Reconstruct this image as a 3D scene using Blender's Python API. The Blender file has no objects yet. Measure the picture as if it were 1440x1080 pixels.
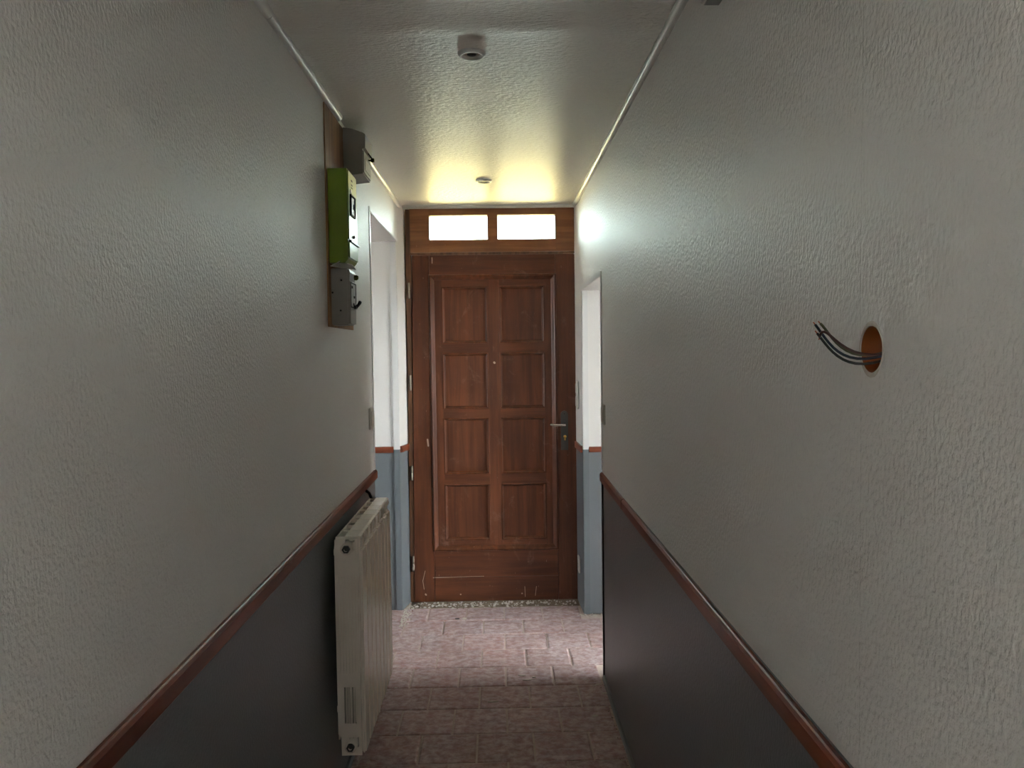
import bpy, bmesh, math, random
from mathutils import Vector, Matrix
random.seed(7)
scene = bpy.context.scene
col = scene.collection

# ------------------------------------------------------------------ camera
H = 1.4922
F_PX = 1106.9
pitch, yaw, roll = -0.0432, 0.0179, 0.0134
fw = Vector((math.sin(yaw)*math.cos(pitch), math.cos(yaw)*math.cos(pitch), math.sin(pitch)))
r0 = Vector((math.cos(yaw), -math.sin(yaw), 0)); u0 = r0.cross(fw)
rr = r0*math.cos(roll) - u0*math.sin(roll); uu = u0*math.cos(roll) + r0*math.sin(roll)
cam_d = bpy.data.cameras.new('camera'); cam = bpy.data.objects.new('camera', cam_d); col.objects.link(cam)
cam_d.sensor_width = 36; cam_d.lens = F_PX/1440*36; cam_d.clip_start = 0.02; cam_d.clip_end = 500
cam.matrix_world = Matrix(((rr.x, uu.x, -fw.x, 0), (rr.y, uu.y, -fw.y, 0), (rr.z, uu.z, -fw.z, H), (0, 0, 0, 1)))
scene.camera = cam

# ------------------------------------------------------------------ sky, sun, exposure
world = bpy.data.worlds.new('world'); scene.world = world; world.use_nodes = True
bg = world.node_tree.nodes['Background']
bg.inputs['Color'].default_value = (0.91, 0.96, 1.0, 1); bg.inputs['Strength'].default_value = 5.5
sun_d = bpy.data.lights.new('sun_offscreen', 'SUN'); sun_d.energy = 11; sun_d.angle = 0.01; sun_d.color = (1, .93, .8)
sun = bpy.data.objects.new('sun_offscreen', sun_d); col.objects.link(sun)
sun.rotation_euler = (math.radians(38), 0, 0)          # shines from behind the house onto the yard
scene.view_settings.view_transform = 'Standard'; scene.view_settings.look = 'None'
scene.view_settings.gamma = 1; scene.view_settings.use_curve_mapping = False
scene.view_settings.exposure = 2.35

# ------------------------------------------------------------------ dimensions
XL, XR, ZC, D = -0.56, 0.465, 2.335, 4.625
YB = -2.8                     # back end of corridor
RAIL = 0.932                  # where the two paints meet
LN, LF, LH = 3.535, 4.50, 2.115      # left doorway: near, far, head
RN, RF, RH = 3.515, 4.37, 1.815      # right doorway
BN, BF, BH = -2.05, -0.62, 2.12       # doorways added beside and behind the viewer to light the near walls
LT, RT = -0.80, 0.69          # room side of the corridor walls

# ------------------------------------------------------------------ materials
def srgb(r, g, b):
    f = lambda c: (c/255/12.92) if c/255 <= .04045 else ((c/255+.055)/1.055)**2.4
    return (f(r), f(g), f(b), 1)
class NT:
    def __init__(s, name):
        s.m = bpy.data.materials.new(name); s.m.use_nodes = True; s.t = s.m.node_tree; s.n = s.t.nodes
        s.b = s.n['Principled BSDF']; s.out = s.n['Material Output']
    def node(s, typ, **kw):
        nd = s.n.new(typ)
        for k, v in kw.items(): setattr(nd, k, v)
        return nd
    def set(s, nd, key, v):
        if hasattr(v, 'is_linked') and hasattr(v, 'node'): s.t.links.new(v, nd.inputs[key])
        else: nd.inputs[key].default_value = v
    def math(s, op, a, b=0.0, c=None):
        nd = s.node('ShaderNodeMath', operation=op); s.set(nd, 0, a); s.set(nd, 1, b)
        if c is not None: s.set(nd, 2, c)
        return nd.outputs[0]
    def mix(s, fac, a, b, mode='MIX'):
        nd = s.node('ShaderNodeMix', data_type='RGBA', blend_type=mode)
        s.set(nd, 0, fac); s.set(nd, 6, a); s.set(nd, 7, b); return nd.outputs[2]
    def pos(s):
        return s.node('ShaderNodeNewGeometry').outputs['Position']
    def mapping(s, scale, src=None, loc=(0, 0, 0)):
        nd = s.node('ShaderNodeMapping'); s.set(nd, 0, src or s.pos())
        nd.inputs['Scale'].default_value = scale; nd.inputs['Location'].default_value = loc
        return nd.outputs[0]
    def noise(s, vec, scale=1, detail=3, rough=.5, dist=0):
        nd = s.node('ShaderNodeTexNoise'); s.set(nd, 'Vector', vec)
        nd.inputs['Scale'].default_value = scale; nd.inputs['Detail'].default_value = detail
        nd.inputs['Roughness'].default_value = rough; nd.inputs['Distortion'].default_value = dist
        return nd.outputs[0]
    def ramp(s, fac, a, b):
        nd = s.node('ShaderNodeMapRange', interpolation_type='SMOOTHSTEP'); s.set(nd, 0, fac)
        nd.inputs[1].default_value = a; nd.inputs[2].default_value = b
        return nd.outputs[0]
    def bump(s, h, strength, dist, prev=None):
        nd = s.node('ShaderNodeBump'); s.set(nd, 'Height', h)
        nd.inputs['Strength'].default_value = strength; nd.inputs['Distance'].default_value = dist
        if prev: s.set(nd, 'Normal', prev)
        s.set(s.b, 'Normal', nd.outputs[0]); return nd.outputs[0]
    def base(s, c): s.set(s.b, 'Base Color', c)
    def pr(s, **kw):
        for k, v in kw.items(): s.set(s.b, k.replace('_', ' ').replace('Specular IOR', 'Specular IOR'), v)
def plain(name, c, rough=.5, metal=0, spec=.5, var=.12, scale=40):
    t = NT(name); n = t.noise(t.mapping((scale,)*3), 1, 3)
    dark = tuple(x*(1-var) for x in c[:3])+(1,); t.base(t.mix(n, c, dark))
    t.pr(Roughness=rough, Metallic=metal); t.b.inputs['Specular IOR Level'].default_value = spec
    return t.m

def wall_paint(name, c, rough, joints=(), bump=.9, spec=.85, wavy=.3):
    t = NT(name); p = t.pos()
    n1 = t.noise(t.mapping((3, 2, 2), p), 1, 4)
    t.base(t.mix(t.math('MULTIPLY', n1, .5), c, tuple(x*.9 for x in c[:3])+(1,)))
    t.pr(Roughness=rough); t.b.inputs['Specular IOR Level'].default_value = spec
    big = t.noise(t.mapping((1.3, 1.3, 1.1), p), 1, 2)
    nrm = t.bump(big, wavy, .02)
    f = t.noise(t.mapping((1, 1, .75), p), 150, 2, .5)
    nrm = t.bump(f, bump, .0036, nrm)
    if joints:
        sep = t.node('ShaderNodeSeparateXYZ'); t.set(sep, 0, p); acc = None
        for y in joints:
            d = t.math('ABSOLUTE', t.math('SUBTRACT', sep.outputs[1], y))
            k = t.ramp(d, .0, .0025); acc = k if acc is None else t.math('MULTIPLY', acc, k)
        nrm = t.bump(acc, .5, .0015, nrm)
    return t.m
M = {}
GREY = srgb(108, 113, 115)
M['wallL'] = wall_paint('white_wall_paint_left', (.77, .745, .70, 1), .50, (1.70,))
M['wallR'] = wall_paint('white_wall_paint_right', (.77, .745, .70, 1), .50, (2.03, 3.06, 1.0))
M['greyL'] = wall_paint('grey_wainscot_paint_left', GREY, .42, (), .35)
M['greyR'] = wall_paint('grey_wainscot_paint_right', GREY, .42, (), .35)
M['wallS'] = wall_paint('smooth_white_paint', (.77, .745, .70, 1), .45, (), .15)
M['greyS'] = wall_paint('smooth_grey_paint', GREY, .42, (), .12)
M['room'] = plain('room_white_paint', (.74, .73, .72, 1), .6, var=.05)
M['outside'] = plain('outside_render', srgb(214, 196, 150), .9)
M['white'] = plain('white_gloss_paint', (.72, .71, .68, 1), .28, var=.08, scale=12)
M['grey_gloss'] = plain('grey_gloss_paint', GREY, .35, var=.08, scale=12)
def ceiling_mat():
    t = NT('ceiling_paint'); p = t.pos()
    t.base((.77, .745, .70, 1)); t.pr(Roughness=.36)
    nrm = t.bump(t.noise(t.mapping((1.2, 1.6, 1), p), 1, 2), .3, .012)
    f = t.noise(t.mapping((55, 130, 1), p), 1, 2.5, .6)
    nrm = t.bump(f, 1.0, .006, nrm)
    sep = t.node('ShaderNodeSeparateXYZ'); t.set(sep, 0, p)
    d = t.math('ABSOLUTE', t.math('SUBTRACT', sep.outputs[1], 2.60))
    t.bump(t.ramp(d, 0, .003), .4, .001, nrm)
    return t.m
M['ceiling'] = ceiling_mat()
def wood(name, light, dark, rough, axis=2, dust=.0, marks=()):
    t = NT(name); p = t.pos()
    oi = t.node('ShaderNodeObjectInfo')
    off = t.node('ShaderNodeVectorMath', operation='SCALE'); off.inputs[0].default_value = (7, 5, 9); t.set(off, 3, oi.outputs['Random'])
    add = t.node('ShaderNodeVectorMath', operation='ADD'); t.set(add, 0, p); t.set(add, 1, off.outputs[0])
    sc = [26, 26, 26]; sc[axis] = 1.6
    g = t.noise(t.mapping(tuple(sc), add.outputs[0]), 1, 5, .6, .4)
    blotch = t.noise(t.mapping((5, 5, 4), add.outputs[0]), 1, 3)
    c = t.mix(t.ramp(g, .3, .72), dark, light)
    c = t.mix(t.math('MULTIPLY', t.ramp(blotch, .35, .75), .45), c, tuple(x*.62 for x in dark[:3])+(1,))
    c = t.mix(t.math('MULTIPLY', oi.outputs['Random'], .25), c, dark)
    if dust:
        d = t.ramp(t.noise(t.mapping((9, 9, 7), p), 1, 5, .7, .6), .56, .80)
        c = t.mix(t.math('MULTIPLY', d, dust), c, srgb(168, 140, 124))
        s2 = t.ramp(t.noise(t.mapping((120, 60, 40), p), 1, 2), .74, .80)
        c = t.mix(t.math('MULTIPLY', s2, dust*1.2), c, srgb(190, 165, 150))
    if marks:
        sep = t.node('ShaderNodeSeparateXYZ'); t.set(sep, 0, p)
        for (x0, z0, x1, z1, w) in marks:      # old scratches and chips in the varnish
            dx, dz = x1-x0, z1-z0; L2 = dx*dx+dz*dz
            ux = t.math('SUBTRACT', sep.outputs[0], x0); uz = t.math('SUBTRACT', sep.outputs[2], z0)
            k = t.math('DIVIDE', t.math('ADD', t.math('MULTIPLY', ux, dx), t.math('MULTIPLY', uz, dz)), L2)
            k = t.math('MINIMUM', t.math('MAXIMUM', k, 0.0), 1.0)
            ex = t.math('SUBTRACT', ux, t.math('MULTIPLY', k, dx)); ez = t.math('SUBTRACT', uz, t.math('MULTIPLY', k, dz))
            d = t.math('SQRT', t.math('ADD', t.math('MULTIPLY', ex, ex), t.math('MULTIPLY', ez, ez)))
            m = t.math('SUBTRACT', 1.0, t.ramp(d, w*.5, w))
            c = t.mix(t.math('MULTIPLY', m, .8), c, srgb(205, 185, 165))
    t.base(c); t.pr(Roughness=rough)
    t.bump(g, .12, .002)
    return t.m
marks = [(-.374, 2.036, -.374, 2.004, .003), (-.419, .972, -.415, .935, .006), (-.40, .148, -.10, .151, .0028),
         (.145, .025, .143, .085, .002), (.205, .03, .212, .085, .002), (-.447, .19, -.462, .13, .002), (-.462, .13, -.455, .08, .002),
         (-.447, .05, -.444, .046, .006), (-.24, .045, -.238, .045, .005), (.125, .044, .127, .044, .005), (-.02, 1.42, -.018, 1.418, .008)]
W_L, W_D = srgb(116, 66, 40), srgb(78, 42, 24)
M['wood_v'] = wood('varnished_door_wood', W_L, W_D, .42, 2, .35, marks)
M['wood_mould'] = wood('door_moulding', W_L, W_D, .30, 2, .35)
M['wood_h'] = wood('varnished_door_wood_across', W_L, W_D, .42, 0, .35, marks)
M['wood_transom'] = wood('varnished_transom_wood', srgb(158, 106, 68), srgb(118, 74, 44), .42, 0, .25)
M['wood_frame'] = wood('dark_frame_wood', srgb(122, 84, 56), srgb(70, 44, 28), .5, 2, .3)
M['rail'] = wood('stained_rail_wood', srgb(150, 78, 50), srgb(98, 48, 32), .38, 1, .12)
M['rail_x'] = wood('stained_rail_wood_across', srgb(150, 78, 50), srgb(98, 48, 32), .38, 0, .12)
M['board'] = wood('meter_board_wood', srgb(196, 150, 98), srgb(128, 86, 50), .55, 2, .0)
def tile_mat():
    t = NT('terracotta_tile'); p = t.pos(); oi = t.node('ShaderNodeObjectInfo')
    c = t.mix(oi.outputs['Random'], srgb(164, 108, 90), srgb(138, 88, 73))
    n = t.noise(t.mapping((13, 15, 5), p), 1, 5, .6, .2)
    c = t.mix(t.math('MULTIPLY', t.ramp(n, .32, .7), .6), c, srgb(112, 78, 68))
    d = t.ramp(t.noise(t.mapping((26, 30, 5), p, (3, 1, 0)), 1, 7, .7, .25), .30, .76)
    big = t.noise(t.mapping((3, 3, 1), p), 1, 2)
    c = t.mix(t.math('MULTIPLY', t.math('ADD', t.math('MULTIPLY', d, .75), .2), t.math('ADD', t.math('MULTIPLY', big, .6), .38)), c, srgb(236, 226, 226))
    sp = t.ramp(t.noise(t.mapping((90, 90, 10), p), 1, 2), .70, .78)
    c = t.mix(t.math('MULTIPLY', sp, .4), c, srgb(235, 225, 220))
    t.base(c); t.pr(Roughness=.58); t.bump(n, .2, .004); return t.m
M['tile'] = tile_mat()
M['grout'] = plain('floor_mortar', srgb(216, 196, 182), .9, var=.4, scale=60)
M['plaster'] = plain('crumbled_plaster', srgb(214, 204, 190), .9, var=.3, scale=90)
M['stone'] = plain('brown_rubble', srgb(150, 132, 112), .9, var=.5, scale=120)
M['metal'] = plain('worn_iron', srgb(92, 92, 88), .42, .8)
M['chrome'] = plain('polished_lever', srgb(215, 208, 196), .18, 1)
M['brass'] = plain('brass', srgb(190, 150, 80), .3, 1)
M['hinge'] = plain('hinge_steel', srgb(170, 162, 146), .4, .7)
M['rad'] = plain('cream_radiator_enamel', srgb(246, 236, 222), .24, var=.05)
M['rad_end'] = M['rad']                         # same enamel all over
M['black'] = plain('black_plastic', (.012, .012, .012, 1), .4)
M['dark'] = plain('dark_parts_and_hole_shade', (.02, .019, .018, 1), .7)  # dark screws, print and rims; also painted shade for the contact holes
M['green'] = plain('green_meter_paint', srgb(120, 145, 36), .30, var=.06)
M['meter_glare'] = plain('meter_glare_tint', srgb(206, 204, 150), .28, var=.06)  # pale tint imitating glare on the meter, not applied
M['greybox'] = plain('grey_bakelite', srgb(152, 149, 140), .42, var=.1)
M['greyface'] = plain('light_grey_cover', srgb(190, 186, 176), .35, var=.08)
M['seal'] = plain('olive_seal', srgb(96, 100, 20), .5)
M['plastic'] = plain('white_switch_plastic', srgb(214, 210, 200), .35, var=.04)
M['orange'] = plain('orange_box_plastic', srgb(158, 86, 26), .5, var=.35)
M['w_blue'] = plain('blue_wire', srgb(12, 30, 56), .4); M['w_brown'] = plain('brown_wire', srgb(66, 32, 22), .4)
M['w_black'] = plain('black_wire', (.01, .01, .012, 1), .4); M['w_green'] = plain('green_yellow_wire', srgb(66, 68, 32), .4)
M['copper'] = plain('copper', srgb(190, 110, 70), .3, 1)
M['ground'] = plain('grey_beige_ground', (.38, .37, .36, 1), .95, var=.25, scale=2)
M['yard'] = plain('yellow_gravel', (.86, .61, .27, 1), .95, var=.25, scale=9)
def glass(name, tint, fac):
    t = NT(name); t.n.remove(t.b)
    tr = t.node('ShaderNodeBsdfTransparent'); tr.inputs[0].default_value = tint
    gl = t.node('ShaderNodeBsdfGlossy'); gl.inputs['Roughness'].default_value = .05
    fr = t.node('ShaderNodeFresnel'); fr.inputs[0].default_value = 1.45
    mx = t.node('ShaderNodeMixShader'); t.t.links.new(fr.outputs[0], mx.inputs[0])
    t.t.links.new(tr.outputs[0], mx.inputs[1]); t.t.links.new(gl.outputs[0], mx.inputs[2])
    t.t.links.new(mx.outputs[0], t.out.inputs[0]); return t.m
M['glass_transom'] = glass('transom_glass', (.92, 1.0, .95, 1), 0)
M['glass'] = glass('window_glass', (.95, .97, .98, 1), 0)

# ------------------------------------------------------------------ mesh helpers
class MB:
    def __init__(s): s.v = []; s.f = []; s.mi = []; s.sm = []
    def add(s, vs, fs, mi=0, smooth=False):
        o = len(s.v); s.v += [tuple(v) for v in vs]
        for f in fs: s.f.append([i+o for i in f]); s.mi.append(mi); s.sm.append(smooth)
    def box(s, x0, x1, y0, y1, z0, z1, mi=0, bev=0):
        if bev:
            bm = bmesh.new(); bmesh.ops.create_cube(bm, size=1)
            for v in bm.verts:
                v.co = Vector(((x0+x1)/2+v.co.x*(x1-x0), (y0+y1)/2+v.co.y*(y1-y0), (z0+z1)/2+v.co.z*(z1-z0)))
            bmesh.ops.bevel(bm, geom=bm.edges[:], offset=min(bev, .45*min(x1-x0, y1-y0, z1-z0)), segments=2, affect='EDGES')
            bm.verts.index_update(); s.add([v.co for v in bm.verts], [[v.index for v in f.verts] for f in bm.faces], mi); bm.free(); return s
        v = [(x0, y0, z0), (x1, y0, z0), (x1, y1, z0), (x0, y1, z0), (x0, y0, z1), (x1, y0, z1), (x1, y1, z1), (x0, y1, z1)]
        s.add(v, [[0, 3, 2, 1], [4, 5, 6, 7], [0, 1, 5, 4], [1, 2, 6, 5], [2, 3, 7, 6], [3, 0, 4, 7]], mi); return s
    def prism(s, poly, a0, a1, axis, mi=0, smooth=False):
        """poly: 2D points; axis 'y' -> (x,z) extruded in y ; 'x' -> (y,z) ; 'z' -> (x,y)"""
        n = len(poly)
        def P(q, a): return {'y': (q[0], a, q[1]), 'x': (a, q[0], q[1]), 'z': (q[0], q[1], a)}[axis]
        s.add([P(q, a0) for q in poly]+[P(q, a1) for q in poly],
              [[i, (i+1) % n, n+(i+1) % n, n+i] for i in range(n)], mi, smooth)
        s.add([P(q, a0) for q in poly]+[P(q, a1) for q in poly], [list(range(n))[::-1], list(range(n, 2*n))], mi); return s
    def ring(s, x0, x1, z0, z1, prof, mi=0):
        """mitred picture-frame moulding in the XZ plane; prof = [(inset, y)...] from outside to inside"""
        loops = [[(x0+d, y, z0+d), (x1-d, y, z0+d), (x1-d, y, z1-d), (x0+d, y, z1-d)] for d, y in prof]
        vs = [p for l in loops for p in l]; fs = []
        for i in range(len(prof)-1):
            for k in range(4):
                a, b = i*4+k, i*4+(k+1) % 4; fs.append([a, b, b+4, a+4])
        s.add(vs, fs, mi); return s
    def lathe(s, c, axis, prof, n=24, mi=0, smooth=True):
        """prof [(radius, along)]; axis 'x','y','z'"""
        vs = []; fs = []
        for r, a in prof:
            for k in range(n):
                t = 2*math.pi*k/n; u, w = r*math.cos(t), r*math.sin(t)
                vs.append({'z': (c[0]+u, c[1]+w, c[2]+a), 'y': (c[0]+u, c[1]+a, c[2]+w), 'x': (c[0]+a, c[1]+u, c[2]+w)}[axis])
        for i in range(len(prof)-1):
            for k in range(n): fs.append([i*n+k, i*n+(k+1) % n, (i+1)*n+(k+1) % n, (i+1)*n+k])
        s.add(vs, fs, mi, smooth); return s
    def tube(s, pts, r, n=8, mi=0):
        pts = [Vector(p) for p in pts]; vs = []; fs = []
        for i, p in enumerate(pts):
            t = (pts[min(i+1, len(pts)-1)]-pts[max(i-1, 0)]).normalized()
            a = t.cross(Vector((0.13, .2, 1))).normalized(); b = t.cross(a)
            rad = r[i] if isinstance(r, (list, tuple)) else r
            vs += [p+a*rad*math.cos(2*math.pi*k/n)+b*rad*math.sin(2*math.pi*k/n) for k in range(n)]
        for i in range(len(pts)-1):
            for k in range(n): fs.append([i*n+k, i*n+(k+1) % n, (i+1)*n+(k+1) % n, (i+1)*n+k])
        s.add(vs, fs, mi, True)
        m = len(pts)-1; s.add(vs, [list(range(n))[::-1], list(range(m*n, m*n+n))], mi); return s
    def build(s, name, mats, parent=None):
        me = bpy.data.meshes.new(name); me.from_pydata(s.v, [], s.f)
        for m in (mats if isinstance(mats, (list, tuple)) else [mats]): me.materials.append(M[m])
        me.polygons.foreach_set('material_index', s.mi); me.polygons.foreach_set('use_smooth', s.sm)
        bm = bmesh.new(); bm.from_mesh(me)
        bmesh.ops.remove_doubles(bm, verts=bm.verts, dist=1e-6); bmesh.ops.recalc_face_normals(bm, faces=bm.faces)
        bm.to_mesh(me); bm.free(); me.update()
        o = bpy.data.objects.new(name, me); col.objects.link(o)
        if parent: attach(o, parent)
        return o
def attach(o, parent):
    o.parent = parent; o.matrix_parent_inverse = Matrix.Translation(-parent_world(parent))
def parent_world(p):
    v = Vector(p.location); q = p.parent
    return v
def tag(o, label=None, cat=None, group=None, kind=None):
    if label: o['label'] = label
    if cat: o['category'] = cat
    if group: o['group'] = group
    if kind: o['kind'] = kind
    return o
def thing(name, loc, label, cat, group=None, kind=None):
    e = bpy.data.objects.new(name, None); e.location = loc; e.empty_display_size = .05; col.objects.link(e)
    return tag(e, label, cat, group, kind)
def S(o, label, cat): return tag(o, label, cat, None, 'structure')
def bx(*a, **k): return MB().box(*a, **k)

# ------------------------------------------------------------------ floor: mortar bed and single tiles
fl = MB()
fl.box(-3.5, 3.5, YB-.2, 4.85, -.14, -.005)
floor = S(fl.build('floor', 'grout'), 'worn terracotta tiled floor of the narrow corridor with pale mortar joints', 'floor')
P_T = .2155
Y_ref = 3.659                                   # a joint line measured in the photo
offs = {0: .118, 1: .018}                       # joint positions of alternate rows
def tile_mesh(w, d):
    m = MB(); b = .006; t = .0
    lo, hi = -.005, 0.0
    x, y = w/2, d/2
    v = [(-x, -y, lo), (x, -y, lo), (x, y, lo), (-x, y, lo), (-x, -y, hi-.0022), (x, -y, hi-.0022), (x, y, hi-.0022), (-x, y, hi-.0022),
         (-x+b, -y+b, hi), (x-b, -y+b, hi), (x-b, y-b, hi), (-x+b, y-b, hi)]
    f = [[0, 1, 5, 4], [1, 2, 6, 5], [2, 3, 7, 6], [3, 0, 4, 7], [4, 5, 9, 8], [5, 6, 10, 9], [6, 7, 11, 10], [7, 4, 8, 11], [8, 9, 10, 11]]
    me = bpy.data.meshes.new('tile'); me.from_pydata(v, [], f); me.materials.append(M['tile']); return me
mesh_cache = {}
def lay_tile(x0, x1, y0, y1):
    g = .0038
    x0 += g; x1 -= g; y0 += g; y1 -= g
    if x1-x0 < .012 or y1-y0 < .012: return
    key = (round(x1-x0, 3), round(y1-y0, 3))
    if key not in mesh_cache: mesh_cache[key] = tile_mesh(*key)
    o = bpy.data.objects.new('tile', mesh_cache[key]); col.objects.link(o); o.parent = floor
    o.location = ((x0+x1)/2, (y0+y1)/2, random.uniform(-.0014, .0004))
    o.rotation_euler = (random.uniform(-.004, .004), random.uniform(-.004, .004), random.uniform(-.006, .006))
row = -6
while True:
    y0 = Y_ref + (4-1-row)*0 + row*P_T; y1 = y0+P_T
    if y0 > 4.50: break
    if row >= -18:
        ym = (y0+y1)/2; y1c = min(y1, 4.53)
        xa = XL+.003 if not (LN < y0 and y1 < LF+.05) else LT-.02
        xb = XR-.003 if not (RN < y0 and y1 < RF+.06) else RT+.02
        if y0 < RN < y1: xb = XR-.003
        k0 = offs[row % 2]
        n = math.floor((xa-k0)/P_T)
        while k0+n*P_T < xb:
            a, b = max(xa, k0+n*P_T), min(xb, k0+(n+1)*P_T)
            lay_tile(a, b, y0, y1c); n += 1
    row += 1
row = -7
while row >= -20:
    y0 = Y_ref+row*P_T; k0 = offs[row % 2]; n = math.floor((XL-k0)/P_T)
    while k0+n*P_T < XR:
        lay_tile(max(XL+.003, k0+n*P_T), min(XR-.003, k0+(n+1)*P_T), y0, y0+P_T); n += 1
    row -= 1
# ------------------------------------------------------------------ walls
def wall_quad_rows(m, pts_xy, z0, z1, mi_up=0, mi_lo=1):
    """vertical prism over plan polygon, split at the paint line"""
    for a, b, mi in ((z0, min(z1, RAIL), mi_lo), (max(z0, RAIL), z1, mi_up)):
        if b > a: m.prism(pts_xy, a, b, 'z', mi)
wl = MB()
wall_quad_rows(wl, [(XL, BF), (XL, LN), (LT, LN), (LT, BF)], 0, ZC)
wall_quad_rows(wl, [(XL, YB), (XL, BN), (LT, BN), (LT, YB)], 0, ZC)
wall_quad_rows(wl, [(XL, BN), (XL, BF), (LT, BF), (LT, BN)], BH, ZC)
wall_quad_rows(wl, [(XL, LN), (XL, LF), (LT, LF), (LT, LN)], LH, ZC)
wall_quad_rows(wl, [(-.566, LF), (-.532, 4.66), (LT, 4.66), (LT, LF)], 0, ZC, 2, 3)
S(wl.build('wall_left', ['wallL', 'greyL', 'wallS', 'greyS']), 'satin white corridor wall with grey lower half, carrying the meter boxes', 'wall')
# right wall with a real round hole for the wiring box
HY, HZ, HR = .972, 1.487, .030
wr = MB()
q0, q1, p0, p1 = HY-.08, HY+.08, HZ-.08, HZ+.08
def rx(y0, y1, z0, z1, mi): wr.box(XR, RT, y0, y1, z0, z1, mi)
rx(BF, RN, 0, RAIL, 1); rx(YB, BN, 0, RAIL, 1); rx(YB, BN, RAIL, ZC, 0); rx(BN, BF, BH, ZC, 0)
rx(BF, q0, RAIL, ZC, 0); rx(q1, RN, RAIL, ZC, 0); rx(q0, q1, RAIL, p0, 0); rx(q0, q1, p1, ZC, 0)
N = 32; vs = []; fs = []
for k in range(N):
    t = 2*math.pi*k/N; c, s_ = math.cos(t), math.sin(t); sc = .08/max(abs(c), abs(s_))
    vs += [(XR, HY+c*sc, HZ+s_*sc), (XR, HY+c*HR, HZ+s_*HR), (XR+.05, HY+c*HR, HZ+s_*HR)]
for k in range(N):
    a, b = 3*k, 3*((k+1) % N); fs += [[a, a+1, b+1, b], [a+1, a+2, b+2, b+1]]
wr.add(vs, fs, 0); wr.add([(RT, q0, p0), (RT, q1, p0), (RT, q1, p1), (RT, q0, p1)], [[0, 1, 2, 3]], 0)
wr.box(XR, RT, RN, RF, RH, ZC, 0)
wall_quad_rows(wr, [(.468, RF), (.457, 4.66), (RT, 4.66), (RT, RF)], 0, ZC, 2, 3)
S(wr.build('wall_right', ['wallR', 'greyR', 'wallS', 'greyS']), 'satin white corridor wall with grey lower half and a round wiring hole', 'wall')
wb = MB(); wall_quad_rows(wb, [(XL, YB-.15), (XR, YB-.15), (XR, YB), (XL, YB)], 0, ZC)
S(wb.build('wall_back', ['wallL', 'greyL']), 'white end wall closing the corridor', 'wall')
wf = MB()
wf.box(-3.4, -.53, 4.66, 4.86, -.1, ZC+.1); wf.box(.462, 3.4, 4.66, 4.86, -.1, ZC+.1)
S(wf.build('wall_front', 'outside'), 'rendered front wall of the house around the entrance door', 'wall')
# ceiling of the corridor: a long sheet with a shallow ripple near the first spotlight
cm = MB(); ys = []; y = YB
while y < 4.66:
    ys.append(y); y += .02 if 1.8 < y < 2.4 else .2
ys.append(4.66)
def cz(y):
    t = min(1, max(0, (y-1.985)/.13)); s_ = t*t*(3-2*t)
    u = min(1, max(0, (y-2.115)/.05)); w = u*u*(3-2*u)
    return ZC - .0048*s_ + .0048*w
nx = 2; vs = []
for y in ys: vs += [(XL-.01, y, cz(y)), (XR+.01, y, cz(y))]
cm.add(vs, [[2*i, 2*i+1, 2*i+3, 2*i+2] for i in range(len(ys)-1)], 0, True)
cm.box(XL-.01, XR+.01, YB, 4.66, ZC+.005, ZC+.06)
S(cm.build('ceiling', 'ceiling'), 'glossy painted corridor ceiling with a shallow ripple across it', 'ceiling')
S(bx(-3.4, 3.4, YB-.2, 4.86, ZC+.10, ZC+.28).build('roof_slab', 'outside'), 'flat slab covering the corridor and side rooms', 'roof')
# side rooms
def room(key, xa, xb, ya, yb, win, num, txt):
    lo, hi = min(xa, xb), max(xa, xb)
    S(bx(lo, hi, ya-.12, ya, -.012, ZC).build('wall_%s_back' % key, 'room'), 'white partition closing the ' + txt, 'wall')
    S(bx(lo, hi, yb, yb+.06, -.012, ZC).build('wall_%s_front' % key, 'room'), 'white cross wall of the ' + txt, 'wall')
    S(bx(lo, hi, ya-.12, yb+.06, ZC, ZC+.06).build('ceiling_%s' % key, 'room'), 'white ceiling of the ' + txt, 'ceiling')
    S(bx(lo+(.03 if xa > 0 else 0), hi-(.03 if xa < 0 else 0), ya, yb, -.012, -.001).build('floor_%s' % key, 'tile'), 'plain terracotta floor of the ' + txt, 'floor')
    y0, y1, z0, z1 = win
    x0, x1 = (xb, xb+.18) if xb > 0 else (xb-.18, xb)
    w = MB(); w.box(x0, x1, ya-.12, y0, -.1, ZC+.1); w.box(x0, x1, y1, yb+.06, -.1, ZC+.1)
    w.box(x0, x1, y0, y1, -.1, z0); w.box(x0, x1, y0, y1, z1, ZC+.1)
    S(w.build('wall_%s_outer' % key, 'room'), 'outer wall with a window in the ' + txt, 'wall')
    e = thing('window_%d_offscreen' % num, ((x0+x1)/2, (y0+y1)/2, z0), 'glazed window lighting the ' + txt, 'window', None, 'structure')
    xm = (x0+x1)/2
    f = MB(); b = .045
    f.box(xm-.025, xm+.025, y0, y0+b, z0, z1); f.box(xm-.025, xm+.025, y1-b, y1, z0, z1)
    f.box(xm-.025, xm+.025, y0+b, y1-b, z0, z0+b); f.box(xm-.025, xm+.025, y0+b, y1-b, z1-b, z1)
    f.build('window_frame', 'white', e)
    bx(xm-.003, xm+.003, y0+b-.004, y1-b+.004, z0+b-.004, z1-b+.004).build('pane', 'glass', e)
room('right_room', RT, 1.6, 1.80, 4.60, (2.55, 3.72, .1, 2.29), 2, 'room past the low white doorway')
room('left_room', LT, -2.6, 1.80, 4.60, (2.8, 3.5, 1.0, 2.1), 3, 'room past the taller doorway by the switch')
room('right_added_room', RT, 2.3, YB, 1.60, (-2.6, -.4, .4, 2.2), 4, 'added rear room on the wiring hole side')  # unseen room and window added to brighten the near corridor walls
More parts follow.
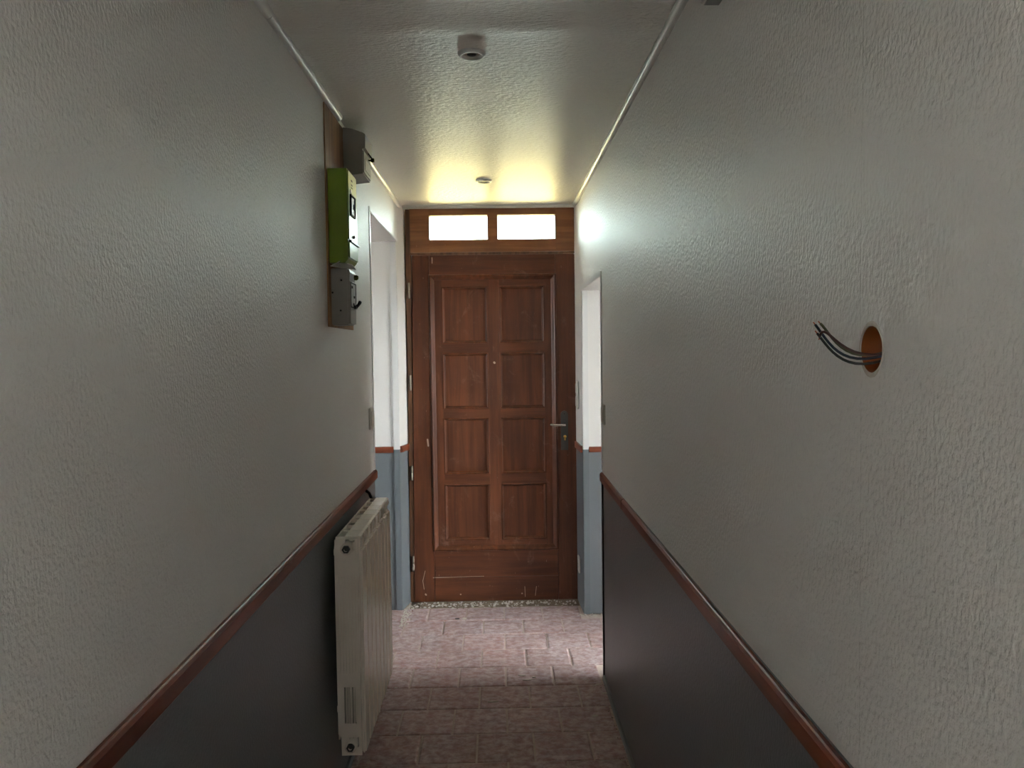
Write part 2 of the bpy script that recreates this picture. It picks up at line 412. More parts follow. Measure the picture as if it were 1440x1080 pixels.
room('left_added_room', LT, -2.4, YB, 1.60, (-2.6, -.4, .4, 2.2), 5, 'added rear room on the meter side')  # matching unseen room and window, also added for light on the near walls
S(bx(-60, 60, -40, 90, -.30, -.16).build('ground', 'ground'), 'grey beige ground outside the house', 'ground')
S(bx(-9, 9, 5.2, 34, -.16, -.13).build('front_yard', 'yard'), 'sunlit yellow gravel yard in front of the entrance door', 'ground')

# ------------------------------------------------------------------ doorway casings, corner strips
def casing(name, x, y0, y1, zh, side, label):
    m = MB(); t = .004; w = .022; s_ = 1 if side == 'left' else -1
    xa, xb = sorted((x, x+s_*t))
    m.box(xa, xb, y0-w, y0, RAIL+.02, zh+w, bev=.002); m.box(xa, xb, y0, y1, zh, zh+w, bev=.002)
    return S(m.build(name, 'white'), label, 'trim')
casing('trim_1', XL, LN, LF, LH, 'left', 'white painted bead around the taller doorway')
casing('trim_2', XR, RN, RF, RH, 'right', 'white painted bead around the low doorway')
def corner_strip(name, x0, x1, y, label):
    e = thing(name, ((x0+x1)/2, y, 0), label, 'trim', None, 'structure')
    h = LH if x0 < 0 else RH
    bx(x0, x1, y-.012, y, RAIL, h, bev=.003).build('upper_strip', 'white', e)
    bx(x0, x1, y-.012, y, 0.001, RAIL, bev=.003).build('lower_strip', 'grey_gloss', e)
corner_strip('trim_3', -.602, -.567, LF, 'jamb edge strip of the taller doorway beside the front door, white over grey')
corner_strip('trim_4', .469, .502, RF, 'jamb edge strip of the low doorway beside the front door, white over grey')
S(bx(XR-.006, XR, RN-.022, RN, .001, RAIL-.022, bev=.001).build('trim_5', 'black'), 'black edge strip down the grey wall end at the low doorway', 'trim')
S(bx(LT, -.602, LF-.014, LF, RAIL-.017, RAIL+.017, bev=.002).build('trim_6', 'rail_x'), 'short red-brown rail across the jamb of the taller doorway', 'trim')
S(bx(.502, RT, RF-.014, RF, RAIL-.015, RAIL+.015, bev=.002).build('trim_7', 'rail_x'), 'short red-brown rail across the jamb of the low doorway', 'trim')

# ------------------------------------------------------------------ chair rails
def chair_rail(name, x, s_, y0, y1, z0, z1, zc, label, slant=0):
    """profile in xz extruded along y, with a chamfered top edge; z varies a little along the wall"""
    hh = .0205; t = .013; m = MB()
    prof = [(0, -hh), (t-.003, -hh), (t, -hh+.004), (t, hh-.008), (t-.004, hh-.002), (t-.007, hh), (0, hh)]
    n = len(prof); K = 10; vs = []; fs = []
    for i in range(K+1):
        y = y0+(y1-y0)*i/K; z = z0+(z1-z0)*i/K
        vs += [(x+s_*(p[0]+(slant*(i/K))), y, z+p[1]) for p in prof]
    for i in range(K):
        for k in range(n): fs.append([i*n+k, i*n+(k+1) % n, (i+1)*n+(k+1) % n, (i+1)*n+k])
    fs += [list(range(n))[::-1], list(range(K*n, K*n+n))]
    m.add(vs, fs); return S(m.build(name, 'rail'), label, 'trim')
chair_rail('trim_8', XL, 1, BF, LN-.002, .925, .943, 0, 'long red-brown wooden rail between white and grey paint above the radiator')
chair_rail('trim_9', XR, -1, BF, 2.900, .902, .911, 0, 'long red-brown wooden rail under the dangling wires')
chair_rail('trim_10', XR, -1, 2.908, RN-.001, .911, .916, 0, 'short red-brown wooden rail piece ending at the low doorway')
def stub_rail(name, xa, ya, xb, yb, s_, label):
    m = MB(); t = .011*s_
    m.prism([(xa, ya), (xb, yb), (xb+t, yb), (xa+t, ya)], RAIL-.018, RAIL+.018, 'z'); S(m.build(name, 'rail'), label, 'trim')
stub_rail('trim_11', -.565, LF+.001, -.535, 4.622, 1, 'tiny red-brown rail piece between taller doorway and hinged door edge')
stub_rail('trim_12', .467, RF+.001, .459, 4.622, -1, 'tiny red-brown rail piece between low doorway and lock side of door')
# baseboard bead
m = MB(); m.prism([(XR, .0), (XR-.012, .0), (XR-.012, .012), (XR-.008, .02), (XR, .022)], BF, RN-.03, 'y')
S(m.build('baseboard_right', 'grey_gloss'), 'thin grey bead along the foot of the wall under the wiring hole', 'baseboard')
m = MB(); m.prism([(XL, .0), (XL+.012, .0), (XL+.012, .012), (XL+.008, .02), (XL, .022)], BF, LN-.03, 'y')
S(m.build('baseboard_left', 'grey_gloss'), 'thin grey bead along the foot of the wall under the radiator', 'baseboard')

# ------------------------------------------------------------------ ceiling trims
def cove(name, x, s_, y0, y1, label, r=.019):
    m = MB(); prof = [(0, 0), (0, -r)]
    for k in range(0, 7):
        a = math.pi/2*k/6
        prof.append((r*.25+r*.75*math.sin(a), -r*.25-r*.75*math.cos(a)))
    prof.append((r, 0))
    m.prism([(x+s_*p[0], ZC-.0005+p[1]) for p in prof], y0, y1, 'y', smooth=False)
    return S(m.build(name, 'white'), label, 'trim')
cove('trim_13', XL, 1, YB, 1.988, 'white quarter-round ceiling trim length on the meter wall, ending at a joint')
cove('trim_14', XL, 1, 1.992, 2.86, 'white quarter-round ceiling trim length running up to the grey fuse box', .018)
cove('trim_15', XL, 1, 3.10, 4.62, 'white quarter-round ceiling trim above the taller doorway', .018)
cove('trim_16', XR, -1, YB, 4.62, 'white quarter-round ceiling trim along the wall with the wiring hole')
m = MB(); m.prism([(4.60, ZC), (4.602, ZC-.008), (4.612, ZC-.016), (4.64, ZC-.018), (4.64, ZC)], XL+.02, XR-.01, 'x')
S(m.build('trim_17', 'white'), 'white strip between ceiling and the wooden transom', 'trim')

# ------------------------------------------------------------------ front door
Y0 = D
door = thing('door_1', (0, D, 0), 'old varnished brown wooden entrance door with eight square panels', 'door', None, 'structure')
lx_t, lx_b, rxe = -.490, -.512, .4575      # leaf edges
zt = 2.048
def dp(name, mb, mat='wood_v', par=None): return mb.build(name, mat, par or door)
# bolection moulding rectangle
mx0, mx1, mz0, mz1 = -.396, .348, .306, 1.936
ST = .045
def quad_stile(xb0, xb1, xt0, xt1, z0, z1):
    m = MB(); v = [(xb0, Y0, z0), (xb1, Y0, z0), (xt1, Y0, z1), (xt0, Y0, z1)]
    v += [(x, Y0+ST, z) for x, y, z in v]
    m.add(v, [[0, 1, 2, 3], [7, 6, 5, 4], [0, 4, 5, 1], [1, 5, 6, 2], [2, 6, 7, 3], [3, 7, 4, 0]]); return m
dp('stile', quad_stile(lx_b, mx0+.004, lx_t, mx0+.004, .004, zt))
dp('stile', quad_stile(mx1-.004, rxe, mx1-.004, rxe, .004, zt))
dp('top_rail', bx(mx0+.005, mx1-.005, Y0+.0008, Y0+ST, mz1-.004, zt), 'wood_h')
dp('kick_panel', bx(mx0+.005, mx1-.005, Y0+.0015, Y0+ST, .1495, mz0+.003, bev=.0015), 'wood_h')
dp('bottom_rail', bx(mx0+.005, mx1-.005, Y0+.0004, Y0+ST, .004, .1475, bev=.0015), 'wood_h')
mm = MB(); mm.ring(mx0, mx1, mz0, mz1, [(-.002, Y0+.002), (0, Y0-.004), (.005, Y0-.009), (.011, Y0-.010), (.016, Y0-.006), (.019, Y0-.003), (.024, Y0+.003), (.030, Y0+.008), (.032, Y0+.015)])
dp('moulding', mm, 'wood_mould')
LY = Y0+.010                                # lattice face
colx = [(-.322, -.056), (.014, .277)]
rowz = [(1.536, 1.866), (1.150, 1.476), (.764, 1.093), (.368, .701)]
ix0, ix1, iz0, iz1 = mx0+.028, mx1-.028, mz0+.028, mz1-.028
dp('lattice_stile', bx(ix0, colx[0][0], LY, LY+.03, iz0, iz1)); dp('lattice_stile', bx(colx[1][1], ix1, LY, LY+.03, iz0, iz1))
dp('mullion', bx(colx[0][1], colx[1][0], LY, LY+.03, iz0, iz1))
for c0, c1 in colx:
    edges = [iz1, rowz[0][1], rowz[0][0], rowz[1][1], rowz[1][0], rowz[2][1], rowz[2][0], rowz[3][1], rowz[3][0], iz0]
    for i in range(0, 10, 2):
        dp('lattice_rail', bx(c0, c1, LY+.0005, LY+.03, edges[i+1], edges[i]), 'wood_h')
    for z0, z1 in rowz:
        pn = dp('panel', bx(c0+.004, c1-.004, LY+.016, LY+.03, z0+.004, z1-.004))
        b = MB().ring(c0, c1, z0, z1, [(-.003, LY-.0005), (0, LY-.003), (.003, LY-.0035), (.006, LY-.001), (.008, LY+.006), (.013, LY+.012), (.016, LY+.0165)])
        dp('bead', b, 'wood_mould', pn)
# jamb post at hinge side
m = MB(); v = [(-.5355, Y0+.006, .003), (-.5135, Y0+.006, .003), (-.4925, Y0+.006, 2.32), (-.526, Y0+.006, 2.32)]
v += [(x, y+.05, z) for x, y, z in v]
m.add(v, [[0, 1, 2, 3], [7, 6, 5, 4], [0, 4, 5, 1], [1, 5, 6, 2], [2, 6, 7, 3], [3, 7, 4, 0]])
dp('frame_post', m, 'wood_frame')
dp('gap_blocker', bx(-.545, .47, Y0+.052, Y0+.075, .001, 2.06), 'wood_frame')  # hidden board added behind the leaf to block light at its gaps
for za, zb in ((1.80, 1.892), (1.262, 1.352), (.733, .818), (.19, .28)):
    f = (za+zb)/2/2.05; hx = -.516+.006*f
    h = dp('hinge', MB().lathe((hx, Y0-.004, za), 'z', [(.0, 0), (.0062, 0), (.0062, (zb-za)*.48), (.0050, (zb-za)*.49), (.0050, (zb-za)*.51), (.0062, (zb-za)*.52), (.0062, zb-za), (0, zb-za)], 12), 'hinge')
    dp('hinge_leaf', bx(hx-.011, hx-.002, Y0+.0015, Y0+.006, za+.004, zb-.004), 'wood_frame', h)
# handle: back plate with rounded ends, lever, cylinder
hp = MB(); pts = []
for k in range(9): a = math.pi*k/8; pts.append((.389+.021*math.cos(a), 1.109+.021*math.sin(a)))
pts += [(.368, .898), (.410, .898)]
hp.prism(pts, Y0-.006, Y0+.001, 'y')
plate = dp('handle_plate', hp, 'metal')
dp('lever', MB().tube([(.389, Y0-.004, 1.049), (.389, Y0-.040, 1.049), (.384, Y0-.048, 1.049), (.372, Y0-.050, 1.049), (.350, Y0-.050, 1.0495), (.325, Y0-.050, 1.051), (.308, Y0-.049, 1.053), (.300, Y0-.046, 1.054)],
    [.0085, .0085, .0085, .008, .0085, .0090, .0080, .0055], 12), 'chrome', plate)
dp('rosette', MB().lathe((.389, Y0-.006, 1.049), 'y', [(.014, .002), (.014, -.004), (.011, -.006), (0, -.006)], 20), 'metal', plate)
cy = MB().lathe((.391, Y0-.006, .978), 'y', [(.0085, .002), (.0085, -.005), (0, -.005)], 20); cy.box(.3865, .3955, Y0-.010, Y0-.005, .955, .978, bev=.002)
dp('lock_cylinder', cy, 'brass', plate)
dp('screw', MB().lathe((.389, Y0-.006, 1.113), 'y', [(.004, .001), (.004, -.001), (0, -.0015)], 12), 'dark', plate)

# transom light above the door
win = thing('window_1', (0, D, 2.06), 'varnished wooden transom with two bright glass panes above the door', 'window', None, 'structure')
tz0, tz1 = 2.066, 2.330; p1x, p2x, pz0, pz1 = (-.389, -.046), (.008, .349), 2.137, 2.281
ty0, ty1 = Y0-.002, Y0+.045
bx(-.4995, p1x[0], ty0, ty1, tz0, tz1).build('stile', 'wood_transom', win); bx(p2x[1], .4575, ty0, ty1, tz0, tz1).build('stile', 'wood_transom', win)
bx(p1x[0], p2x[1], ty0, ty1, pz1, tz1).build('top_rail', 'wood_transom', win); bx(p1x[0], p2x[1], ty0, ty1, tz0, pz0).build('bottom_rail', 'wood_transom', win)
bx(p1x[1], p2x[0], ty0, ty1, pz0, pz1).build('mullion', 'wood_transom', win)
bx(-.4995, .4575, Y0-.006, Y0+.004, 2.050, 2.065, bev=.002).build('drip_strip', 'wood_frame', win)
for a, b in (p1x, p2x):
    pn = bx(a-.003, b+.003, Y0+.030, Y0+.034, pz0-.003, pz1+.003).build('pane', 'glass_transom', win)
    MB().ring(a, b, pz0, pz1, [(-.001, ty0-.001), (.002, ty0+.001), (.006, Y0+.028)]).build('glazing_bead', 'wood_transom', pn)

# ------------------------------------------------------------------ radiator on the left wall
RX1 = -.445; RY0, NS, PW = 2.515, 8, .083; RZ0, RZ1 = .185, .902; RX0 = RX1-.088
rad = thing('radiator', ((RX0+RX1)/2, RY0+NS*PW/2, RZ0), 'cream cast aluminium column radiator hanging low on the grey wall', 'radiator')
def attach_all(o): return o
for i in range(NS):
    y0 = RY0+i*PW; y1 = y0+PW-.0012; ym = (y0+y1)/2
    b = MB()
    b.box(RX1-.016, RX1, y0+.0034, y1-.0034, RZ0, RZ1-.046, bev=.006)           # front plate
    sec = b.build('section', 'rad', rad)
    f = MB()                                                                     # inner column and fins
    f.box(RX0+.026, RX1-.030, ym-.014, ym+.014, RZ0+.03, RZ1-.03)
    for fx in (RX0+.014, RX0+.028, RX0+.042, RX0+.056): f.box(fx, fx+.003, y0+.006, y1-.006, RZ0+.02, RZ1-.05)
    f.build('fins', 'rad_end', sec)
    cp = MB()                                                                    # top cap with air outlet
    cp.prism([(RX0+.034, RZ1-.006), (RX0+.034, RZ1), (RX1-.012, RZ1), (RX1-.005, RZ1-.003), (RX1-.005, RZ1-.007)], y0+.001, y1-.001, 'y')
    cp.box(RX1-.022, RX1-.006, y0+.001, y0+.006, RZ1-.05, RZ1-.005)
    cp.build('top_cap', 'rad', sec)
    gr = MB()
    gr.box(RX0, RX0+.005, y0, y1, RZ0+.05, RZ1-.012); gr.box(RX0+.004, RX0+.036, y0, y0+.012, RZ1-.012, RZ1-.003)
    gr.box(RX0+.004, RX0+.036, y1-.003, y1, RZ1-.012, RZ1-.003); gr.box(RX0+.004, RX0+.010, y0+.012, y1, RZ1-.010, RZ1-.004)
    gr.build('outlet_grille', 'rad', sec)
    bk = bx(RX1-.03, RX1-.012, y0+.002, y1-.002, RZ1-.05, RZ1-.020).build('outlet_back', 'rad_end', sec)
# near end plate with chamfered upper corner, flutes and slots
ey0, ey1 = RY0-.006, RY0+.0005
holes = [(RX0+.022+k*.0085, RX0+.0265+k*.0085, RZ0+.105, RZ0+.225) for k in range(5)]
holes += [(RX0+.036, RX1-.022, z-.004, z+.030) for z in (RZ1-.040, RZ0+.030)]
ep = MB()                                   # plate with open slots and plug recesses, built from the strips around them
ep.prism([(RX0+.010, RZ1-.006), (RX0+.002, RZ1-.020), (RX0, RZ1-.035), (RX0, RZ0+.07), (RX0+.010, RZ0+.06)], ey0, ey1, 'y')
gx = sorted({RX0+.010, RX1-.012} | {v for h in holes for v in h[:2]}); gz = sorted({RZ0, RZ1-.006} | {v for h in holes for v in h[2:]})
for za, zb in zip(gz, gz[1:]):
    run = None
    for xa, xb_ in zip(gx, gx[1:]):
        xm, zm = (xa+xb_)/2, (za+zb)/2
        if any(h[0] < xm < h[1] and h[2] < zm < h[3] for h in holes):
            if run: ep.box(run[0], run[1], ey0, ey1, za, zb)
            run = None
        else: run = (run[0] if run else xa, xb_)
    if run: ep.box(run[0], run[1], ey0, ey1, za, zb)
endp = ep.build('end_plate', 'rad_end', rad)
for k in range(7):
    x = RX0+.010+k*.0095
    bx(x, x+.0035, ey0-.0035, ey0+.001, RZ0+.27, RZ1-.13, bev=.001).build('flute', 'rad_end', endp)
for z in (RZ1-.040, RZ0+.030):
    pl = MB().lathe((RX0+.040, ey0, z), 'y', [(.019, .022), (.019, -.006), (.016, -.009), (.014, -.009)], 24).build('plug', 'rad_end', rad)
    MB().lathe((RX0+.040, ey0, z), 'y', [(.013, -.004), (.013, -.014), (.0065, -.015)], 6, smooth=False).build('plug_hex', 'metal', pl)
    MB().lathe((RX0+.040, ey0, z), 'y', [(.0066, -.006), (0, -.006)], 12).build('plug_socket', 'metal', pl)
fy = RY0+NS*PW
vn = MB().lathe((RX1-.026, fy, RZ1-.03), 'y', [(.014, 0), (.014, .016), (.011, .018), (.011, .034), (.015, .036), (.015, .05), (0, .052)], 16)
vn.build('valve', 'rad', rad)
MB().tube([(RX1-.026, fy+.03, RZ1-.03), (RX0+.03, fy+.03, RZ1-.06), (RX0+.025, fy+.03, .30), (RX0+.02, fy+.03, .001)], .0075, 10).build('supply_pipe', 'rad', rad)
for zb in (RZ0+.10, RZ1-.08):
    for yb in (RY0+.12, fy-.12):
        bx(XL+.0005, RX0+.014, yb-.012, yb+.012, zb-.012, zb+.012, bev=.002).build('wall_bracket', 'rad_end', rad)
# loose dark cable end behind radiator
c = MB().tube([(XL+.018, 3.20, .925), (XL+.026, 3.215, .915), (XL+.033, 3.225, .89), (XL+.036, 3.228, .86), (XL+.032, 3.225, .82), (XL+.02, 3.22, .78), (XL+.006, 3.215, .74)], .006, 8)
o = c.build('cable', 'black'); tag(o, 'short curved black cable poking up behind the radiator', 'cable')

# ------------------------------------------------------------------ meter boxes on the left wall
bd = MB(); t = .005
bd.box(XL+.0005, XL+t, 2.622, 3.06, 1.577, 2.312, bev=.001)
tag(bd.build('mounting_board', 'board'), 'bare brown wooden board on the wall behind the meter boxes', 'board')
xb = XL+t+.001
# green meter
gm = thing('electricity_meter', (xb, 2.72, 1.80), 'olive green electricity meter case with small framed dial window', 'meter')
gx1 = -.491
c = MB(); c.prism([(xb, 1.790), (gx1-.012, 1.790), (gx1, 1.803), (gx1, 2.101), (xb, 2.101)], 2.642, 2.800, 'y'); c.build('case', 'green', gm)
fc = bx(gx1-.001, gx1+.004, 2.646, 2.797, 1.868, 2.098, bev=.002).build('face_cover', 'green', gm)
bx(gx1-.001, gx1+.005, 2.646, 2.797, 1.806, 1.860, bev=.002).build('terminal_cover', 'green', gm)
bx(gx1-.001, gx1+.009, 2.66, 2.812, 1.861, 1.867).build('cover_lip', 'black', gm)
wf_ = MB(); w = .0055
def yz_frame(mb, x0, x1, y0, y1, z0, z1, w):
    mb.box(x0, x1, y0, y0+w, z0, z1); mb.box(x0, x1, y1-w, y1, z0, z1); mb.box(x0, x1, y0+w, y1-w, z0, z0+w); mb.box(x0, x1, y0+w, y1-w, z1-w, z1)
yz_frame(wf_, gx1+.003, gx1+.009, 2.672, 2.752, 1.950, 2.022, w); dw = wf_.build('dial_frame', 'dark', gm)
bx(gx1+.003, gx1+.0055, 2.677, 2.747, 1.955, 2.017).build('dial_glass', 'greyface', dw)
bx(gx1+.0045, gx1+.0075, 2.725, 2.745, 1.978, 1.996).build('counter', 'dark', dw)
for z, a in ((2.072, .006), (2.058, .004), (2.048, .003)):
    bx(gx1+.0035, gx1+.0046, 2.700, 2.722, z-a/2, z+a/2).build('printed_mark', 'dark', gm)
bx(gx1+.0035, gx1+.006, 2.675, 2.70, 2.028, 2.038).build('name_plate', 'greybox', gm)
MB().lathe((gx1+.003, 2.722, 1.885), 'x', [(.006, 0), (.006, .006), (.003, .008), (0, .008)], 12).build('cover_screw', 'hinge', gm)
# upper grey fuse box
fb = thing('fuse_box', (xb, 3.0, 2.15), 'dark grey fuse box with slanted hood tucked under the ceiling', 'fuse box')
m = MB(); m.prism([(xb, 2.138), (-.484, 2.146), (-.484, 2.236), (-.474, 2.240), (-.473, 2.288), (-.482, 2.294), (-.520, 2.308), (xb, 2.313)], 2.925, 3.085, 'y'); m.build('case', 'greybox', fb)
fcv = bx(-.485, -.480, 2.929, 3.083, 2.150, 2.232, bev=.002).build('lower_cover', 'greybox', fb)
bx(-.481, -.478, 2.95, 3.06, 2.165, 2.205).build('label_plate', 'greyface', fcv)
MB().tube([(-.474, 3.00, 2.236), (-.468, 3.02, 2.228), (-.462, 3.035, 2.221)], .002, 6).build('latch_arm', 'dark', fb)
MB().lathe((-.464, 3.035, 2.219), 'x', [(0, -.016), (.003, -.016), (.003, -.006), (.0075, -.006), (.0085, 0), (.0075, .006), (0, .007)], 12).build('seal', 'seal', fb)
# lower grey circuit breaker
cb = thing('circuit_breaker', (xb, 2.72, 1.585), 'grey main circuit breaker with black lever, below the green meter', 'circuit breaker')
m = MB(); m.box(xb, -.497, 2.656, 2.766, 1.584, 1.773, bev=.003); m.build('case', 'greybox', cb)
m = MB(); m.prism([(-.498, 1.588), (-.491, 1.588), (-.490, 1.640), (-.490, 1.728), (-.493, 1.732), (-.491, 1.760), (-.494, 1.770), (-.498, 1.770)], 2.660, 2.762, 'y'); cov = m.build('cover', 'greybox', cb)
fr = MB(); yz_frame(fr, -.4905, -.4885, 2.664, 2.760, 1.642, 1.728, .004); fr.build('cover_rim', 'dark', cov)
for y, z in ((2.685, 1.712), (2.72, 1.680), (2.71, 1.655)): bx(-.4905, -.488, y, y+.012, z-.004, z+.004).build('slot', 'dark', cov)
lv = MB(); lv.box(-.492, -.482, 2.715, 2.748, 1.640, 1.652, bev=.002); lv.tube([(-.486, 2.738, 1.646), (-.479, 2.742, 1.654), (-.474, 2.746, 1.663), (-.472, 2.748, 1.667)], [.005, .005, .0065, .005], 8)
lv.build('lever', 'black', cb)
sq = MB().lathe((-.486, 2.735, 1.748), 'x', [(0, -.004), (.008, -.004), (.009, .004), (.006, .010), (0, .011)], 4, smooth=False); sq.build('seal', 'seal', cb)
for x, z in ((-.519, 1.733), (-.552+.003, 1.692), (-.523, 1.632)): MB().lathe((x, 2.656, z), 'y', [(.0032, .001), (.0032, -.001), (0, -.0012)], 10).build('screw', 'dark', cb)
MB().tube([(-.488, 2.70, 1.632), (-.490, 2.654, 1.632), (-.510, 2.652, 1.629), (-.522, 2.653, 1.620), (-.532, 2.6535, 1.614)], .0011, 6).build('seal_wire', 'greybox', cb)
# strip of torn paper between meter and breaker
tp = MB(); tp.add([(XL+.011, 2.63, 1.779), (XL+.040, 2.64, 1.795), (-.490, 2.70, 1.790), (-.488, 2.77, 1.781), (XL+.03, 2.70, 1.780), (XL+.011, 2.63, 1.777), (XL+.040, 2.64, 1.793), (-.490, 2.70, 1.788), (-.488, 2.77, 1.779), (XL+.03, 2.70, 1.778)],
    [[0, 1, 4], [1, 2, 4], [2, 3, 4], [5, 9, 6], [6, 9, 7], [7, 9, 8], [0, 5, 6, 1], [1, 6, 7, 2], [2, 7, 8, 3], [3, 8, 9, 4], [4, 9, 5, 0]])
tag(tp.build('paper_strip', 'plastic'), 'torn strip of white paper between green meter and breaker', 'paper')

# ------------------------------------------------------------------ switches and sockets
def plate(name, x, s_, y0, y1, z0, z1, label, cat, kind):
    e = thing(name, (x, (y0+y1)/2, (z0+z1)/2), label, cat)
    a, b = sorted((x+s_*.0003, x+s_*.009)); bx(a, b, y0, y1, z0, z1, bev=.003).build('cover_plate', 'plastic', e)
    a, b = sorted((x+s_*.008, x+s_*.0125)); i = .014
    if kind == 'switch': bx(a, b, y0+i, y1-i, z0+i, z1-i, bev=.002).build('rocker', 'plastic', e)
    elif kind == 'double':
        zm = (z0+z1)/2
        for u, v in ((z0+i, zm-i*.6), (zm+i*.6, z1-i)): bx(a, b, y0+i, y1-i, u, v, bev=.002).build('rocker', 'plastic', e)
    else:
        MB().lathe((x+s_*.009, (y0+y1)/2, (z0+z1)/2), 'x', [(.024, 0), (.024, s_*.002), (.021, s_*.002), (.020, -s_*.000), (0, -s_*.0)], 24).build('socket_well', 'plastic', e)
        for d in (-.0095, .0095): MB().lathe((x+s_*.0093, (y0+y1)/2+d, (z0+z1)/2), 'x', [(.003, 0), (.003, s_*.0006), (0, s_*.0006)], 10).build('painted_contact_hole', 'dark', e)  # flat dark discs painted as the shade inside the contact holes
    return e
plate('light_switch', XL, 1, 3.395, 3.475, 1.155, 1.250, 'white light switch beside the taller doorway above the radiator', 'switch', 'switch')
plate('light_switch', XR, -1, 3.395, 3.478, 1.160, 1.250, 'white light switch on the wall before the low doorway', 'switch', 'switch')
plate('light_switch', .4585, -1, 4.465, 4.545, 1.150, 1.310, 'white double switch between low doorway and door handle', 'switch', 'double')
plate('power_socket', .4585, -1, 4.455, 4.54, .205, .295, 'white power socket low beside the lock side of the door', 'socket', 'socket')

# ------------------------------------------------------------------ ceiling spotlights
def spot(x, y, r, label, drop):
    e = thing('ceiling_spotlight', (x, y, ZC), label, 'light')
    MB().lathe((x, y, ZC), 'z', [(r, 0), (r, -.003), (r*.97, -drop*.5), (r*.86, -drop), (r*.74, -drop), (r*.70, -drop*.55), (r*.66, -.001)], 32).build('ring', 'white', e)
    MB().lathe((x, y, ZC), 'z', [(r*.68, -.001), (r*.55, -.0025), (0, -.0025)], 24).build('reflector', 'chrome', e)
    MB().lathe((x, y, ZC), 'z', [(r*.34, -.002), (r*.34, -drop*.55), (r*.2, -drop*.75), (0, -drop*.8)], 16).build('bulb', 'metal', e)
spot(-.061, 2.272, .040, 'small recessed ceiling spotlight ring by the ceiling ripple, well before the door', .010)
spot(-.056, 3.95, .041, 'small recessed ceiling spotlight ring close to the transom', .009)
# small box at the top of the right wall
cb2 = thing('door_chime', (XR, 1.575, 2.19), 'small pale box high on the wall under the ceiling, only its underside showing', 'chime')
bx(XR-.0385, XR-.0005, 1.50, 1.635, 2.190, 2.285, bev=.003).build('case', 'plastic', cb2)
bx(XR-.034, XR-.004, 1.508, 1.628, 2.1885, 2.1905).build('grille', 'greybox', cb2)

# ------------------------------------------------------------------ wiring hole with loose wires
jb = thing('wiring_box', (XR, HY, HZ), 'round orange recessed wiring box in the white wall', 'wiring box')
MB().lathe((XR, HY, HZ), 'x', [(HR-.001, .001), (HR-.0015, .044), (0, .044)], 32).build('cup', 'orange', jb)
rim = MB(); vs = []; fs = []
for k in range(48):
    a = 2*math.pi*k/48; w = .0008+.0042*max(0, abs(math.sin(a))-.55)/.45 + random.uniform(0, .0006)
    c_, s_ = math.cos(a), math.sin(a)
    vs += [(XR-.0006, HY+c_*(HR-.0008), HZ+s_*(HR-.0008)), (XR-.0010, HY+c_*(HR+w*.5), HZ+s_*(HR+w*.5)), (XR-.0001, HY+c_*(HR+w), HZ+s_*(HR+w))]
for k in range(48):
    a, b = 3*k, 3*((k+1) % 48); fs += [[a, b, b+1, a+1], [a+1, b+1, b+2, a+2]]
rim.add(vs, fs); rim.build('plaster_edge', 'plaster', jb)
def bez(P, n=14):
    out = []
    pts = [Vector(p) for p in P]
    for i in range(n+1):
        t = i/n; q = pts[:]
        while len(q) > 1: q = [q[j].lerp(q[j+1], t) for j in range(len(q)-1)]
        out.append(q[0])
    return out
def wire(pts, mat, label):
    e = thing('wire', (XR, HY, HZ), label, 'wire', 'loose wires out of the wiring box')
    c = bez(pts); MB().tube(c, .0017, 8).build('insulation', mat, e)
    d = (c[-1]-c[-2]).normalized(); MB().tube([c[-1]-d*.001, c[-1]+d*.004], .0008, 6).build('copper_tip', 'copper', e)
wire([(.50, .945, 1.492), (.455, .945, 1.470), (.425, .955, 1.468), (.425, .985, 1.480), (.405, .975, 1.508), (.400, .985, 1.519)], 'w_blue', 'dark blue loose wire, highest tip of the bundle')
wire([(.50, .950, 1.486), (.452, .950, 1.462), (.425, .955, 1.462), (.420, .975, 1.478), (.405, .975, 1.500), (.400, .979, 1.508)], 'w_black', 'black loose wire, lowest of the bundle')
wire([(.50, .940, 1.489), (.458, .942, 1.476), (.430, .950, 1.472), (.420, .970, 1.490), (.405, .962, 1.519), (.400, .966, 1.514), (.402, .976, 1.503)], 'w_brown', 'reddish brown loose wire with hooked tip')
wire([(.50, .948, 1.494), (.456, .946, 1.474), (.428, .952, 1.472), (.422, .972, 1.488), (.406, .966, 1.514), (.402, .974, 1.520)], 'w_green', 'green and yellow loose wire among the dark ones')

# ------------------------------------------------------------------ crumbs and rubble at the door
def crumbs(name, pts, mat, label):
    m = MB()
    for (x, y, s_) in pts:
        vs = []
        for k in range(2):
            for j in range(5):
                a = 2*math.pi*j/5+random.random(); r = s_*random.uniform(.6, 1)*(1 if k == 0 else .6)
                vs.append((x+r*math.cos(a), y+r*math.sin(a)*.8, .0005+k*s_*random.uniform(.4, .8)))
        m.add(vs, [[0, 1, 6, 5], [1, 2, 7, 6], [2, 3, 8, 7], [3, 4, 9, 8], [4, 0, 5, 9], [5, 6, 7, 8, 9], [4, 3, 2, 1, 0]], random.randint(0, 1) if isinstance(mat, list) else 0)
    o = m.build(name, mat); return tag(o, label, 'rubble', None, 'stuff')
S(bx(-.53, .46, 4.531, 4.655, -.012, -.003).build('threshold_bed', 'stone'), 'rough mortar strip along the foot of the door', 'threshold')
pts = [(random.uniform(-.50, .44), random.gauss(4.57, .026), random.uniform(.003, .012)) for _ in range(600)]
pts = [p for p in pts if 4.50 < p[1] < 4.615]
crumbs('rubble', pts, ['plaster', 'stone'], 'pale crumbled plaster and brown grit along the foot of the door')
pts = []
for _ in range(160):
    y = random.uniform(4.22, 4.58); x = -.556+.22*max(0, y-4.5)+abs(random.gauss(0, .022)); pts.append((x, y, random.uniform(.002, .008)))
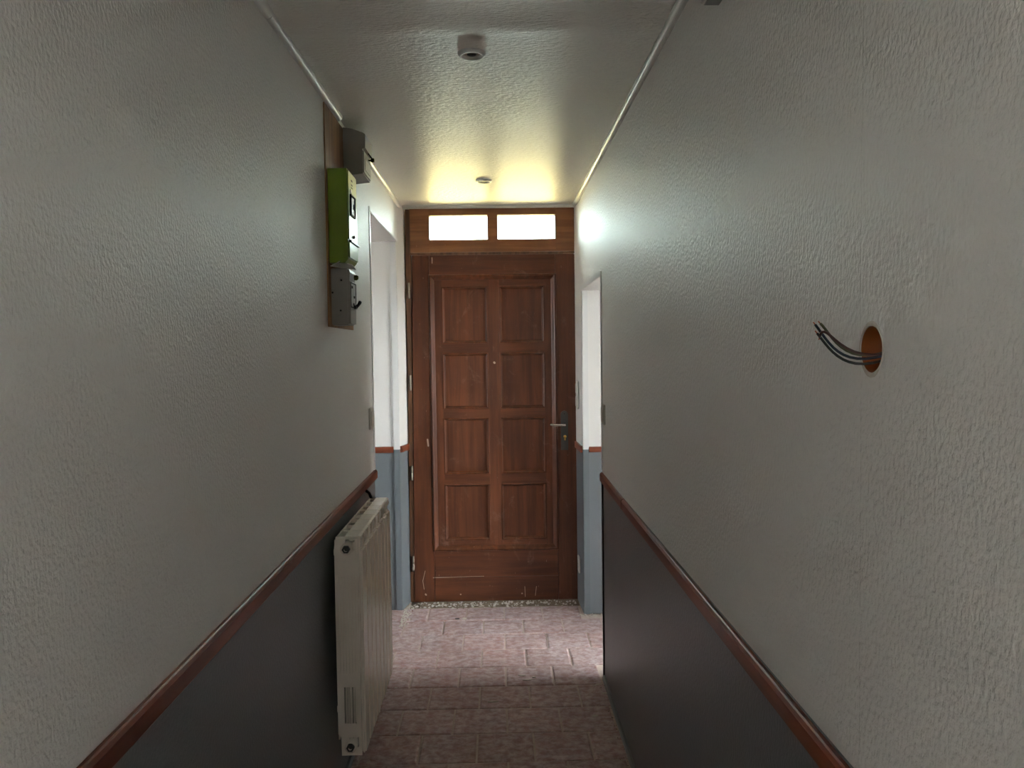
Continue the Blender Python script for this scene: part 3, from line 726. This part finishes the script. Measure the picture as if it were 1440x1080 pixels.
crumbs('rubble', pts, 'plaster', 'white plaster crumbs heaped at the taller doorway jamb')
pts = [(random.uniform(.42, .62), random.gauss(4.345, .014), random.uniform(.002, .007)) for _ in range(60)]
crumbs('rubble', pts, 'plaster', 'white plaster crumbs at the low doorway jamb')
pts = [(.452-abs(random.gauss(0, .012)), random.uniform(2.5, 3.5), random.uniform(.001, .004)) for _ in range(70)]
crumbs('rubble', pts, 'stone', 'brown grit along the foot of the grey wall under the short rail')
def chip(x, y, L, W, a, mat, label):
    m = MB(); n = 7; vs = []
    for k, (sc, z) in enumerate(((1, .0), (.85, .0035))):
        for j in range(n):
            t = 2*math.pi*j/n; q = random.uniform(.8, 1.1)
            u, v = L/2*math.cos(t)*sc*q, W/2*math.sin(t)*sc*q
            vs.append((x+u*math.cos(a)-v*math.sin(a), y+u*math.sin(a)+v*math.cos(a), .0005+z))
    m.add(vs, [[j, (j+1) % n, n+(j+1) % n, n+j] for j in range(n)]+[list(range(n))[::-1], list(range(n, 2*n))])
    tag(m.build('debris_chip', mat), label, 'debris', 'chips of debris on the tiles')
chip(-.205, 4.33, .028, .03, .2, 'plaster', 'pale plaster chip on the sunlit tiles before the door')
chip(-.245, 4.325, .03, .012, .0, 'dark', 'dark splinter beside the pale plaster chip on the sunlit tiles')
chip(.115, 3.497, .05, .018, .1, 'plaster', 'long pale chip in the middle of the shaded tiles')
chip(.09, 3.545, .04, .012, -.15, 'plaster', 'thin pale sliver behind the long chip on the shaded tiles')
chip(.145, 3.525, .022, .012, .3, 'plaster', 'small pale chip beside the long chip on the shaded tiles')
chip(.425, 3.43, .05, .012, .5, 'plaster', 'pale splinter on the tiles by the black edge strip')
chip(.447, 3.34, .03, .014, .1, 'plaster', 'pale chip against the foot of the grey wall')
chip(.377, 3.134, .03, .012, 0, 'plaster', 'lone pale chip on the shaded tiles under the short rail')
chip(-.472, 3.44, .02, .012, .4, 'plaster', 'pale chip on the floor past the radiator')
chip(-.04, 3.283, .05, .014, .05, 'plaster', 'flat dusty flake on a shaded tile in mid corridor')
chip(-.49, 2.81, .022, .012, .8, 'plaster', 'pale chip on the floor below the radiator end')
chip(-.512, 4.475, .014, .012, 0, 'rail', 'small red crumb at the hinge-side corner of the door')
